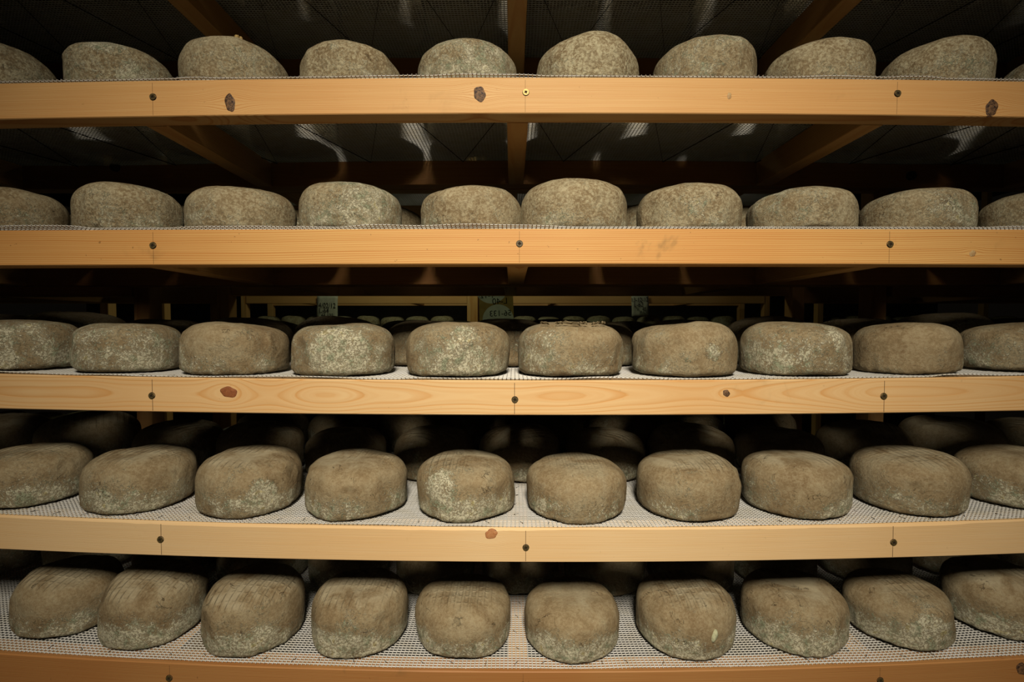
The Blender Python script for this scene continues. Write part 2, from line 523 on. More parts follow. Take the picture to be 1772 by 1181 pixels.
STAPLE_ME = None
def staple_mesh():
    global STAPLE_ME
    if STAPLE_ME is None:
        STAPLE_ME = tube_mesh('staple', [(-.0046, 0, -.003), (-.0046, 0, .0005), (.0046, 0, .0006), (.0046, 0, -.003)], .0005, 4)
        STAPLE_ME.materials.append(STAPLE)
    return STAPLE_ME

# ------------------------------------------------------------------ netting
def net_mesh(name, x0, x1, yf, yb, zfun, lift, seed, px=.0073, py=.0065, step=.015):
    V = []; Q = []; base = 0
    def strands(P, w, h, along_x):
        """P: (n, m, 3) centre points of n strands; adds rectangular strands"""
        nonlocal base
        n, m, _ = P.shape
        o = np.array([(-1, 0), (-.55, 1), (.55, 1), (1, 0)], float)
        k = len(o)
        X = np.repeat(P[:, :, None, :], k, 2)
        ax = 1 if along_x else 0
        X[..., ax] += o[:, 0] * w / 2
        X[..., 2] += o[:, 1] * h
        V.append(X.reshape(-1, 3))
        idx = (np.arange(n)[:, None, None] * m + np.arange(m - 1)[None, :, None]) * k + np.arange(k)[None, None, :] + base
        j2 = (np.arange(n)[:, None, None] * m + np.arange(m - 1)[None, :, None]) * k + ((np.arange(k) + 1) % k)[None, None, :] + base
        Q.append(np.stack([idx, j2, j2 + k, idx + k], -1).reshape(-1, 4))
        base += n * m * k
    ys = np.arange(yf, yb, py); xs = np.arange(x0, x1, step)
    X, Y = np.meshgrid(xs, ys)
    yw = .0012 * noise3(np.stack([X.ravel() * 9, Y.ravel() * 6, X.ravel() * 0], 1), seed).reshape(X.shape)
    Y2 = Y + yw
    Z = zfun(X.ravel()).reshape(X.shape) + lift(X.ravel(), Y.ravel()).reshape(X.shape)
    strands(np.stack([X, Y2, Z], -1), .0028, .0011, True)
    xs = np.arange(x0, x1, px); ys2 = np.concatenate([[yf - .0035], ys[:6], ys[6::3], [yb]])
    Y, X = np.meshgrid(ys2, xs)
    xw = .0012 * noise3(np.stack([X.ravel() * 8, Y.ravel() * 9, X.ravel() * 0 + 4], 1), seed + 1).reshape(X.shape)
    lf = lift(X.ravel(), np.maximum(Y.ravel(), yf)).reshape(X.shape)
    Z = zfun(X.ravel()).reshape(X.shape) + lf + .0006
    # cut ends curl a little up or down
    Z[:, 0] += .0012 * noise1(np.arange(len(xs)) * .61, seed + 3)
    strands(np.stack([X + xw, Y, Z], -1), .0020, .0010, False)
    me = mesh_quads(name, np.concatenate(V), np.concatenate(Q))
    return me

# ------------------------------------------------------------------ the rack: levels taken from the photograph
BH, BT = .0600, .039          # board height and thickness
DEEP = .412                   # front face of front board to front face of rear board
XEND = 1.42
# (y at left edge, y at centre, y at right edge) of the upper arris of each front board, in pixels
LEVEL_PX = [None, (144.5, 133.8, 141.0), (399.0, 396.2, 397.4), (648.0, 659.0, 651.5), (893.0, 915.0, 900.5), (1133.0, 1163.4, 1141.0)]
LEVELS = []
for lv in LEVEL_PX:
    if lv is None: LEVELS.append(None); continue
    zl, zc, zr = [at(px, py, DIST).z for px, py in zip((0, 886, 1772), lv)]
    xe = at(0, 590, DIST).x
    b2 = ((zl + zr) / 2 - zc) / xe ** 2; b1 = (zr - zl) / (2 * abs(xe))
    LEVELS.append((zc, b1, b2))
LEVELS[0] = (LEVELS[1][0] + .257, 0.0, LEVELS[1][2])
def zlevel(i):
    zc, b1, b2 = LEVELS[i]
    def f(x):
        x = np.clip(np.asarray(x, float), -1.0, 1.0)
        return zc + b1 * x + b2 * x * x
    return f

SHELF_WORD = ['overhead', 'top', 'second', 'third', 'fourth', 'lowest']
BOARD_STYLE = {  # pith (y, z rel. to board top), wobble, ring props
    0: dict(pith=(.05, -.2), wob=(.01, 1.2, .01), props=dict(ring_frequency=330, ring_strength=.7, tone=.7)),
    1: dict(pith=(.012, -.235), wob=(.006, 1.1, .004), props=dict(ring_frequency=430, ring_strength=.95, tone=.75, brown=.04, soil=.3)),
    2: dict(pith=(.05, -.155), wob=(.012, 2.0, .006), props=dict(ring_frequency=300, ring_strength=1.15, tone=1.0, soil=1.0)),
    3: dict(pith=(.046, -.030), wob=(.013, 3.0, .010), props=dict(ring_frequency=330, ring_strength=.8, tone=.35, soil=.25)),
    4: dict(pith=(.02, -.40), wob=(.01, .8, .004), props=dict(ring_frequency=620, ring_strength=.30, tone=.0, soil=.2)),
    5: dict(pith=(.03, -.33), wob=(.012, 1.2, .006), props=dict(ring_frequency=420, ring_strength=.45, tone=.9, brown=.58, soil=.9)),
}
# knots: level -> (px, py, width px, height px, material, strength)
KNOTS = {1: [(398, 178, 19, 34, KNOT_DARK, .9), (830, 163, 24, 27, KNOT_DARK, .9), (1262, 166, 9, 12, KNOT_PALE, .7), (1716, 187, 24, 30, KNOT_DARK, .9)],
         2: [(1683, 439, 13, 12, KNOT_PALE, .9)],
         3: [(396, 679, 31, 22, KNOT_RED, 1.0), (1257, 681, 14, 13, KNOT_DARK, .9)],
         4: [(850, 925, 25, 18, KNOT_ORANGE, .7)],
         5: [(1768, 1158, 20, 26, KNOT_DARK, .8)]}
SCREWS = {1: [(265, 168), (910, 160), (1553, 162)], 2: [(265, 425), (899, 422), (1540, 423)],
          3: [(263, 685), (891, 692), (1529, 686)], 4: [(278, 934), (910, 948), (1546, 939)], 5: [(293, 1174), (905, 1186), (1523, 1178)]}
BEAM_X = [-1.262, -.630, .010, .640, 1.268]

def make_shelf(i):
    zf = zlevel(i); zc = LEVELS[i][0]
    root = empty('cheese_shelf', (0, 0, zc))
    lab = ['pine shelf frame with white netting overhead, seen only from below',
           'topmost pine shelf with straight grained front board, bark knots and white netting',
           'pine shelf second from top, orange front board with wavy grain lines',
           'middle pine shelf, pale front board with loop grain and one round red knot',
           'fourth pine shelf down, plain beige front board with chipped upper edge',
           'lowest pine shelf in view, brown front board cut off by frame'][i]
    tag(root, lab, 'shelf', 'pine cheese shelves of the near rack')
    zrel = lambda x: zf(x) - zc
    st = BOARD_STYLE[i]
    kn = []
    for (kx, ky, kw, kh, km, ks) in KNOTS.get(i, []):
        p = at(kx, ky, DIST)
        kn.append((p.x, p.z - float(zf(p.x)), max(kw, kh) * .99e-3 * .62, ks))
    fine = .010 if i else .05
    S = stations(-XEND, XEND, -.98, .98, fine, .08)
    ch = None
    if i == 4: ch = lambda a: .0022 + .0030 * np.clip(noise1(a * 7, 3) + .3 * noise1(a * 40, 4) + .35, 0, 1)
    elif i == 3: ch = lambda a: .0014 + .0012 * np.clip(noise1(a * 9, 8), 0, 1)
    elif i == 5: ch = lambda a: .0016 + .0010 * np.clip(noise1(a * 9, 18), 0, 1)
    fb = beam('front_board', root, 'x', -XEND, XEND, 0, BT, -BH, 0, S, 6, 14, st['pith'], st['wob'], zrel, ch, kn, 10 + i, **st['props'])
    # rear board
    beam('rear_board', root, 'x', -XEND, XEND, DEEP, DEEP + BT, -BH, 0, stations(-XEND, XEND, -1.3, 1.3, .03, .06), 3, 6,
         (DEEP + .05, -.2), (.012, 1.5, .006), zrel, None, (), 30 + i, ring_frequency=320, ring_strength=.8, tone=1.0, brown=.45)
    for bx in BEAM_X:
        zz = float(zrel(bx))
        o = beam('cross_beam', root, 'y', BT, DEEP, bx - .019, bx + .019, -BH, -.0006, list(np.linspace(BT + .0004, DEEP - .0004, 14)), 5, 6,
             (bx + .004, -.14), (.006, 3, .006), None, None, (), int(50 + i * 7 + bx * 10), ring_frequency=260, ring_strength=.8, tone=.9, brown=.12)
        o.location.z = zz
    # netting
    yf = [.004, .0015, .0012, .0045, .0075, .0095][i]
    amp = [.003, .0056, .0052, .0044, .0018, .0008][i]; base_lift = [.0, .0016, .0020, .0008, 0, 0][i]
    def lift(x, y, s=100 + i):
        near = np.exp(-np.maximum(y - yf, 0) / .016)
        w = noise3(np.stack([x * 5.0, x * 0, x * 0], 1), s) + .55 * noise3(np.stack([x * 13, x * 0 + 2, x * 0], 1), s)
        return .0004 + near * (base_lift + amp * np.clip(w + .08, 0, 1.2))
    nm = net_mesh('net', -XEND + .01, XEND - .01, yf, DEEP + BT - .004, zrel, lift, 200 + i)
    no = link('net', nm, NET, root)
    no['label'] = 'white plastic netting stretched over the shelf'
    # zigzag cord that carries the netting
    pts = []
    k = 0; xs = -1.33
    while xs < 1.36:
        y = BT + .003 if k % 2 else DEEP - .003
        pts.append((xs, y, float(zrel(xs)) - .004)); k += 1
        xs += .122 + .016 * math.sin(k * 2.3 + i)
    link('support_cord', tube_mesh('support_cord', pts, .0011, 5), CORD, root)
    # screws with their pencil marks, and knots
    for n, (sx, sy) in enumerate(SCREWS.get(i, [])):
        p = at(sx, sy, DIST)
        o = link('screw', SCREW_BRASS if (i, n) in ((1, 1),) else SCREW_STEEL, None, fb, (p.x, -.0018, p.z - zc))
        o.rotation_euler.y = random.uniform(0, 1.5)
        zt = float(zrel(p.x))
        hw = .00042 if i in (3, 4) else .00022
        pm = box_mesh('pencil_mark', -hw, hw, -.00012, .0002, -BH + .002, -.004)
        pmo = link('pencil_mark', pm, PENCIL, fb, (p.x + random.uniform(-.0012, .0012), 0, zt))
    for m, (kx, ky, kw, kh, km, ks) in enumerate(KNOTS.get(i, [])):
        p = at(kx, ky, DIST)
        px1 = DIST / FPX
        o = link('knot', knot_mesh(kw * px1 / 2, kh * px1 / 2, m + i * 3), km, fb, (p.x, .0001, p.z - zc))
    # staples along the front board and the cross beams
    if i >= 3:
        x = -.93 + .02 * i
        while x < .95:
            o = link('staple', staple_mesh(), None, root, (x, yf + random.uniform(.008, .014), float(zrel(x)) + .0016))
            o.rotation_euler.z = random.uniform(.6, 2.6)
            x += random.uniform(.042, .066)
        if i > 3:
            for bx in BEAM_X[1:4]:
                for y in np.arange(.06, .36, .05):
                    o = link('staple', staple_mesh(), None, root, (bx + random.uniform(-.006, .008), y, float(zrel(bx)) + .0012))
                    o.rotation_euler.z = random.uniform(1.8, 2.5) if i == 5 else random.uniform(.3, .9)
    if i == 1:
        for (bx, by) in ((201, 290), (1575, 305)):
            p = at(bx, by, DIST + DEEP)
            link('bolt', tube_mesh('bolt', [(0, .001, 0), (0, -.006, 0), (0, -.0075, 0)], .011, 12), BOLT, root, (p.x, DEEP, p.z - zc))
    return root
SHELVES = [make_shelf(i) for i in range(6)]

# posts that carry the rack, just beyond the frame
def post(x, y, w, d, z0, z1, label, seed, tone=.8, brown=.1, group=None):
    o = beam('rack_post', None, 'z', z0, z1, x - w / 2, x + w / 2, y - d / 2, y + d / 2, list(np.linspace(z0, z1, 30)), 4, 4, (x + .01, y + .08), (.006, 1, .006), seed=seed,
             ring_frequency=240, ring_strength=.8, tone=tone, brown=brown)
    tag(o, label, 'post', group)
    return o
CEIL = EYE + 1.6
for sx, wd in ((-1, 'left'), (1, 'right')):
    post(sx * (XEND + .026), .02, .05, .05, 0, CEIL, 'pine post at the front %s end of the near rack' % wd, 3 + sx)
    post(sx * (XEND + .026), DEEP + .02, .05, .05, 0, CEIL, 'pine post at the back %s end of the near rack' % wd, 8 + sx)

# ------------------------------------------------------------------ floor, ceiling, wall
def struct(name, me, mat): return tag(link(name, me, mat), kind='structure')
struct('floor', box_mesh('floor', -6, 6, -2.6, 6.0, -.1, 0), FLOORMAT)
struct('ceiling', box_mesh('ceiling', -6, 6, -2.6, 6.0, CEIL, CEIL + .1), FLOORMAT)
struct('wall_back', box_mesh('wall_back', -6, 6, 6.0, 6.1, 0, CEIL), FLOORMAT)
struct('wall_front', box_mesh('wall_front', -6, 6, -2.7, -2.6, 0, CEIL), FLOORMAT)

# ------------------------------------------------------------------ cheese wheels
def cheese_mesh(R, H, seed, N=144, M=62, rough=1.0, dents=2, foot=1.0, round_top=2.7, dome=.0, extra=()):
    r_ = np.random.default_rng(seed)
    t = np.linspace(-math.pi / 2, math.pi / 2, M + 1)[1:-1]
    # bias samples toward the sides
    c, s = np.cos(t), np.sin(t)
    nt_, nb_ = round_top, 11.0
    e = np.where(s > 0, 2 / nt_, 2 / nb_)
    pr = R * np.abs(c) ** e
    pz = H / 2 + np.sign(s) * (H / 2) * np.abs(s) ** e
    # slight belly low on the side, the foot drawn in
    pr = pr * (1 + .018 * np.exp(-((pz - H * .42) / (H * .25)) ** 2)) * (1 - .012 * foot * np.exp(-(pz / (.010)) ** 2))
    a = np.linspace(0, 2 * math.pi, N, endpoint=False)
    ecc = r_.uniform(-.018, .018); ea = r_.uniform(0, math.pi)
    rad = pr[:, None] * (1 + ecc * np.cos(2 * (a - ea)))[None, :]
    X = rad * np.cos(a); Y = rad * np.sin(a); Z = np.repeat(pz[:, None], N, 1)
    P = np.stack([X, Y, Z], -1).reshape(-1, 3)
    # outward direction
    D = P - np.array([0, 0, H / 2]); D[:, 2] *= (R / (H / 2)) ** 1.1
    D /= np.linalg.norm(D, axis=1)[:, None]
    sd = int(seed) * 17 % 9973
    low = noise3(P / .075 + seed * 3.1, sd)
    mid = noise3(P / .030 + seed * 1.7, sd + 1)
    sm = noise3(P / .012, sd + 2)
    fin = noise3(P / .0062, sd + 3)
    crust = sstep(-.1, .45, noise3(P / .05 + 9, sd + 4) + (.35 - P[:, 2] / H))
    d = .0030 * low + .0014 * mid + (.00045 + .0008 * crust) * sm * rough + .00075 * crust * fin * rough
    # crease round the foot
    zf = .015 + .002 * noise3(np.stack([np.cos(np.tile(a, len(t))) * 3, np.sin(np.tile(a, len(t))) * 3, np.zeros(len(P))], 1), sd + 5)
    d -= .0007 * foot * np.exp(-((P[:, 2] - zf) / .0022) ** 2) * sstep(-.3, .3, noise3(P / .06, sd + 6))
    for _ in range(dents):
        an = r_.uniform(-math.pi * .95, -.05 * math.pi); zz = H * r_.uniform(.3, .75)
        q = np.array([R * math.cos(an), R * math.sin(an), zz])
        dd = np.linalg.norm(P - q, axis=1); sz = r_.uniform(.010, .026)
        d -= r_.uniform(.0012, .0032) * np.exp(-(dd / sz) ** 2)
        d += .0010 * np.exp(-((dd - sz * 1.5) / (sz * .4)) ** 2)
    for (an, zz, sz, dp) in extra:
        q = np.array([R * math.cos(an), R * math.sin(an), zz])
        dd = np.linalg.norm(P - q, axis=1)
        d -= dp * sstep(sz * 1.25, sz * .55, dd)
        d += dp * .35 * np.exp(-((dd - sz * 1.35) / (sz * .25)) ** 2)
    P = P + D * d[:, None]
    # top: shallow dish, and a lopsided height
    topw = sstep(H * .7, H, P[:, 2])
    rr = np.hypot(P[:, 0], P[:, 1]) / R
    P[:, 2] += topw * (dome * (1 - rr ** 2) - .0015 * np.exp(-(rr / .5) ** 2))
    P[:, 2] += topw * (P[:, 0] * r_.uniform(-.05, .05) + P[:, 1] * r_.uniform(-.04, .04))
    P[:, 2] = np.where(P[:, 2] < .0012, .0012 * .5 + P[:, 2] * .3, P[:, 2])
    P[:, 2] = np.maximum(P[:, 2], 0.0)
    m = len(t)
    V = np.concatenate([P, [[0, 0, 0.0]], [[0, 0, P[(m - 1) * N:, 2].mean()]]])
    i = np.arange(m - 1)[:, None] * N; j = np.arange(N)[None, :]; j2 = (j + 1) % N
    q = np.stack([i + j, i + j2, i + N + j2, i + N + j], -1).reshape(-1, 4)
    # poles as degenerate-free fans of quads (two steps of the ring at a time)
    k = np.arange(0, N, 2)
    b = np.stack([np.full(len(k), m * N), (k + 2) % N, (k + 1) % N, k], -1)
    tp = np.stack([np.full(len(k), m * N + 1), (m - 1) * N + k, (m - 1) * N + (k + 1) % N, (m - 1) * N + (k + 2) % N], -1)
    me = mesh_quads('aged_cheese', V, np.concatenate([q, b, tp]), True)
    me.materials.append(CHEESE)
    return me

def put_cheese(me, loc, rz, label, group, mould=.0, low=.3, imprint=.3, pale=.2, tilt=(0, 0)):
    o = link('aged_cheese', me, None, None, loc)
    o.rotation_mode = 'ZYX'; o.rotation_euler = (tilt[0], tilt[1], rz)
    tag(o, label, 'cheese', group)
    o['mould'] = float(mould); o['low_mould'] = float(low); o['imprint'] = float(imprint); o['pale'] = float(pale)
    return o

ROWS = {
 1: [(-78, 118, 62, 0), (123, 316, 68, 0), (321, 508, 60, 0), (524, 697, 71, 0), (725, 893, 66, 0), (928, 1100, 57, 0), (1125, 1303, 55, 0), (1313, 1502, 59, 0), (1506, 1705, 60, 0), (1707, 1905, 78, 0)],
 2: [(-72, 127, 318, 0), (127, 325, 313, 0), (322, 516, 316, 0), (521, 697, 308, 0), (732, 902, 318, 0), (901, 1085, 303, 0), (1099, 1280, 311, 0), (1288, 1480, 321, 0), (1481, 1685, 318, 0), (1685, 1890, 322, 0)],
 3: [(-62, 145, 553, 644), (119, 315, 558, 648), (309, 499, 558, 652), (504, 683, 560, 654), (703, 880, 559, 655), (898, 1077, 556, 658), (1092, 1278, 558, 655), (1279, 1477, 558, 654), (1475, 1671, 560, 651), (1655, 1860, 558, 648)],
 4: [(-60, 152, 767, 885), (130, 334, 772, 893), (331, 521, 772, 900), (522, 703, 779, 905), (719, 891, 780, 907), (911, 1085, 786, 910), (1103, 1287, 780, 907), (1288, 1484, 778, 903), (1475, 1690, 772, 897), (1658, 1872, 773, 887)],
 5: [(-8, 205, 962, 1108), (153, 347, 970, 1128), (337, 520, 975, 1140), (530, 700, 985, 1145), (717, 883, 995, 1148), (909, 1076, 1000, 1152), (1103, 1280, 990, 1147), (1288, 1482, 985, 1140), (1470, 1673, 985, 1132), (1640, 1845, 965, 1115)],
}
ORD = ['leftmost', 'second from left', 'third from left', 'fourth from left', 'fifth from left', 'sixth from left', 'third-last from left', 'third from right', 'second from right', 'rightmost']
ORD[6] = 'fourth from right'
LOOK = {
 1: ['grey cheese wheel cut off by the left frame edge', 'cheese wheel with round pale mould patch up its shoulder', 'tall cheese wheel with small tan chip at its top', 'low dusty cheese wheel with a smooth dome', 'pale dusty cheese wheel just left of the brass screw', 'tall pale dome of cheese right of the brass screw', 'cheese wheel with a whitish folded rind', 'greenish speckled cheese wheel leaning to the right', 'wide mottled cheese wheel with a short dark nick', 'dark grey cheese wheel cut off by the right frame edge'],
 2: ['dull grey cheese wheel cut off by the left frame edge', 'brown cheese wheel with a whitish foot', 'evenly grey cheese wheel with soft green specks', 'tall cheese wheel with whitish mould over its face', 'lower cheese wheel with a brown flaking rind', 'tallest cheese wheel touching its left neighbour', 'brown cheese wheel with dents and pale drips', 'low pebbly grey cheese wheel', 'wide pebbly grey cheese wheel', 'grey cheese wheel cut off by the right frame edge'],
 3: ['brown cheese wheel with white flecks, cropped by left frame edge', 'flat brown cheese wheel flecked white on its left', 'rounded cheese wheel with white crust patches above red knot', 'cheese wheel with broad white mould below paper tag', 'cheese wheel with torn shoulder and white crust right', 'cheese wheel with ragged flaking top edge', 'greenish speckled cheese wheel with a pale scar', 'olive brown cheese wheel with a smooth bare patch', 'wide pebbly brown cheese wheel', 'brown cheese wheel cropped by the right frame edge'],
 4: ['brown cheese wheel with notched top edge, cropped at left', 'smooth brown cheese wheel with notched pale top edge', 'cheese wheel with white streaks down its front', 'cheese wheel with a dark dimple in its front', 'cheese wheel with fine pale web of mould', 'cheese wheel with scratched strokes on its lower left', 'cheese wheel with a long crease below its top', 'smooth topped cheese wheel with greenish lower side', 'lumpy cheese wheel with a round dent in front', 'dim brown cheese wheel cropped by the right frame edge'],
 5: ['dim cheese wheel with net lines on top, at left edge', 'cheese wheel with greenish crust and a bare brown top', 'cheese wheel with star shaped strap marks on top', 'cheese wheel with a toothed imprint and crusty foot', 'smooth brown cheese wheel with a crack in front', 'cheese wheel with comb like imprint on its top', 'cheese wheel with a small pale nub on its front', 'brown cheese wheel with slanting grooves on top', 'long looking cheese wheel with pale lower right side', 'dark cheese wheel cropped by the right frame edge'],
}
STYLE = {1: dict(mould=.02, low=.12, imprint=0, pale=1.1), 2: dict(mould=.0, low=.12, imprint=0, pale=.7), 3: dict(mould=.06, low=.20, imprint=.2, pale=.15),
         4: dict(mould=-.06, low=.36, imprint=1.0, pale=.10), 5: dict(mould=-.12, low=.50, imprint=1.0, pale=.08)}
TWEAK = {(3, 3): .10, (3, 4): .0, (3, 0): .05, (2, 3): .14, (1, 6): .10, (5, 1): .14, (5, 0): -.1, (4, 1): -.08, (3, 8): -.1, (4, 4): .10, (5, 4): -.06}
# dents and round mould colonies that single wheels show: (angle from the side facing the camera, height, size, depth)
DENTS = {(4, 8): [(.34, .048, .020, .0030)], (4, 3): [(-.17, .044, .017, .0030)], (4, 2): [(.1, .05, .008, .002)], (3, 3): [(-1.0, .05, .018, .003)], (2, 6): [(.1, .06, .014, .002)],
         (3, 6): [(-.2, .05, .02, .002)], (1, 6): [(.0, .05, .02, .002)]}
SPOTS = {(1, 1): (-.30, .084, .030), (5, 4): (-.15, .075, .008), (4, 4): (-.55, .062, .030), (3, 6): (.55, .045, .013), (5, 8): (.6, .03, .04), (4, 2): (.2, .045, .024), (3, 3): (-.1, .04, .045)}
FRONT = {}
for row, items in ROWS.items():
    zf = zlevel(row)
    for k, (x0, x1, yt, yb) in enumerate(items):
        a0 = math.atan((x0 - 886) / FPX); a1 = math.atan((x1 - 886) / FPX)
        am = (a0 + a1) / 2; sd = math.sin((a1 - a0) / 2)
        xc = math.tan(am) * .95
        zs = float(zf(np.clip(xc, -1, 1))) + .003 - EYE
        Yb = DIST + .013
        if yb:
            # distance of the foot of the wheel from its lowest pixel
            d = ray(886, yb); Yb = float(np.clip(zs / d[2] * d[1], DIST + .010, DIST + .030))
        inset = .93 if yb else .98
        if k in (0, 9):
            R = .085; cy = Yb + R * inset
            cx = (cy * math.sin(a1) - R) / math.cos(a1) if k == 0 else (cy * math.sin(a0) + R) / math.cos(a0)
        else:
            R = float(np.clip(Yb / (math.cos(am) / sd - inset), .078, .106))
            dist = R / sd
            cx, cy = dist * math.sin(am), dist * math.cos(am)
        zs = float(zf(cx)) + (.0032 if abs(cx) < .85 else .0050) - EYE
        if row <= 2: Yt = cy - .60 * R
        elif row == 3: Yt = cy - .35 * R
        else: Yt = cy + .62 * R
        top = at(886, yt, Yt).z - EYE
        H = float(np.clip(top - zs + (.006 if row > 3 else 0), .086, .118))
        seed = row * 100 + k * 7 + 3
        face = math.atan2(-cy, -cx)
        ex = [(face + da, zz, sz, dp) for (da, zz, sz, dp) in DENTS.get((row, k), ())]
        me = cheese_mesh(R / 1.012, H, seed, extra=ex, rough=1.0 if row != 4 else .8, dents=random.choice((1, 2, 3)), round_top=[0, 2.7, 2.8, 3.0, 3.0, 3.0][row])
        st = dict(STYLE[row]); st['mould'] += TWEAK.get((row, k), 0) + random.uniform(-.05, .05); st['pale'] *= random.uniform(.6, 1.2)
        slope = LEVELS[row][1] + 2 * LEVELS[row][2] * cx
        o = put_cheese(me, (cx, cy - DIST, zs + EYE + .0002), 0, '%s, %s on %s shelf' % (LOOK[row][k], ORD[k], SHELF_WORD[row]),
                   'cheese wheels in the front rows', tilt=(0, -math.atan(slope)), **st)
        FRONT[(row, k)] = (o, R, H)
        if (row, k) in SPOTS:
            da, zz, sr = SPOTS[(row, k)]
            o['spot_x'] = R * .95 * math.cos(face + da); o['spot_y'] = R * .95 * math.sin(face + da); o['spot_z'] = zz; o['spot_r'] = sr
        print('cheese', row, k, 'R%.3f H%.3f x%.3f y%.3f' % (R, H, cx, cy - DIST))

# one more wheel beyond either side of the frame
def beyond_frame():
    for row in range(1, 6):
        for sx, wd in ((-1, 'left'), (1, 'right')):
            x = sx * 1.215
            put_cheese(POOL[(row + sx) % 5], (x, .107, float(zlevel(row)(x)) + .0042), random.uniform(0, 6.28),
                       'outermost cheese wheel at the %s end of the %s shelf, beyond the frame' % (wd, SHELF_WORD[row]), 'cheese wheels in the front rows', **STYLE[row])

# pale nub of rind on one wheel of the lowest shelf
o, R, H = FRONT[(5, 6)]
nb = bmesh.new(); bmesh.ops.create_icosphere(nb, subdivisions=3, radius=.0075)
for v in nb.verts:
    v.co = Vector((v.co.x * 1.0, v.co.y * .95, v.co.z * 1.3 + .004 * math.sin(v.co.x * 300)))
nm = bpy.data.meshes.new('rind_nub'); nb.to_mesh(nm); nb.free()
nm.polygons.foreach_set('use_smooth', [True] * len(nm.polygons))
n_o = link('rind_nub', nm, NUB, o, (R * .25, -R * .965, .050))
n_o['label'] = 'small pale nub of rind'

# ragged flakes of rind on the top edge of one wheel, a tan chip on another
def flake(parent, R_, ang, zz, w, h, seed, mat):
    r_ = random.Random(seed); V = []; n = 7
    for sgn in (0, 1):
        for q in range(n):
            u = q / (n - 1) - .5
            V.append((u * w, sgn * .0009, -h * .5)); V.append((u * w * .9, .0015 * math.sin(q * 1.7) + sgn * .0009, h * (.35 + .65 * r_.random()) * (1 - 1.7 * abs(u) ** 2)))
    F = []
    for q in range(n - 1):
        a_, b_ = 2 * q, 2 * n + 2 * q
        F += [(a_, a_ + 2, a_ + 3, a_ + 1), (b_, b_ + 1, b_ + 3, b_ + 2), (a_ + 1, a_ + 3, b_ + 3, b_ + 1)]
    o_ = link('rind_flake', mesh_from('rind_flake', V, F, False), mat, parent, (R_ * math.cos(ang), R_ * math.sin(ang), zz))
    o_.rotation_euler = (.75, r_.uniform(-.3, .3), ang + math.pi / 2)
    return o_
FLAKE = plain('flaking_rind', srgb(146, 130, 100), .85, 0, .2, 200, .35, .0008)
CHIP = plain('tan_chip', srgb(206, 176, 116), .8, 0, .2, 200, .3, .0008)
fo, fR, fH = FRONT[(3, 5)]
for q, (da, w) in enumerate(((-.62, .020), (-.25, .014), (.02, .034), (.30, .016), (.62, .018), (.85, .012))):
    flake(fo, fR * .80, math.atan2(-(fo.location.y + DIST), -fo.location.x) + da, fH - .0045, w, .0050, q, FLAKE)
fo, fR, fH = FRONT[(1, 2)]
flake(fo, fR * .78, math.atan2(-(fo.location.y + DIST), -fo.location.x) + .05, fH - .010, .014, .006, 9, CHIP)

# back rows of the near rack: five shapes shared by all
POOL = [cheese_mesh(0.0915 + .0012 * q, .098 + .003 * q, 900 + q * 13, N=64, M=30, dents=1) for q in range(5)]
beyond_frame()
ORDN = ['first', 'second', 'third', 'fourth', 'fifth', 'sixth', 'seventh', 'eighth', 'ninth', 'tenth', 'eleventh', 'twelfth', 'thirteenth', 'fourteenth', 'fifteenth', 'sixteenth', 'seventeenth', 'eighteenth', 'nineteenth', 'twentieth']
REAR_PITCH = .2045
for row in range(6):
    zf = zlevel(row); cnt = 0
    for k in range(-6, 7):
        x = .0 + k * REAR_PITCH + (.105 if row in (0, 1, 2) else .02) + random.uniform(-.006, .006)
        if row == 3: x = k * REAR_PITCH - .004 + random.uniform(-.005, .005)
        if abs(x) > 1.30: continue
        y = .316 + random.uniform(-.006, .006)
        # keep clear of the front row
        for kk in range(10):
            if (row, kk) in FRONT:
                fo, fR, fH = FRONT[(row, kk)]
                dx = x - fo.location.x
                need = fR + .099
                if abs(dx) < need:
                    y = max(y, fo.location.y + math.sqrt(need ** 2 - dx ** 2))
        y = min(y, .335)
        lab = 'dim cheese wheel in the back row of the %s shelf, %s from left' % (SHELF_WORD[row], ORDN[cnt])
        if row == 0: lab = 'dark round cheese bottom seen through overhead netting, back row, %s from left' % ORDN[cnt]
        cnt += 1
        put_cheese(POOL[(k * 2 + row) % 5], (x, y, float(zf(x)) + .0036 + (.003 if abs(x) > .88 else 0)), random.uniform(0, 6.28), lab, 'cheese wheels in the back rows', tilt=(0, -math.atan(LEVELS[row][1] + 2 * LEVELS[row][2] * np.clip(x, -1, 1)) if abs(x) < 1 else 0), **STYLE[max(row, 1)])
for k in range(10):
    x = -.925 + k * .2035
    put_cheese(POOL[(k * 3) % 5], (x, .112, float(zlevel(0)(x)) + .005), random.uniform(0, 6.28),
               'cheese bottom seen through overhead netting at top of frame, front row, %s from left' % ORDN[k], 'cheese wheels on the overhead shelf', **STYLE[1])

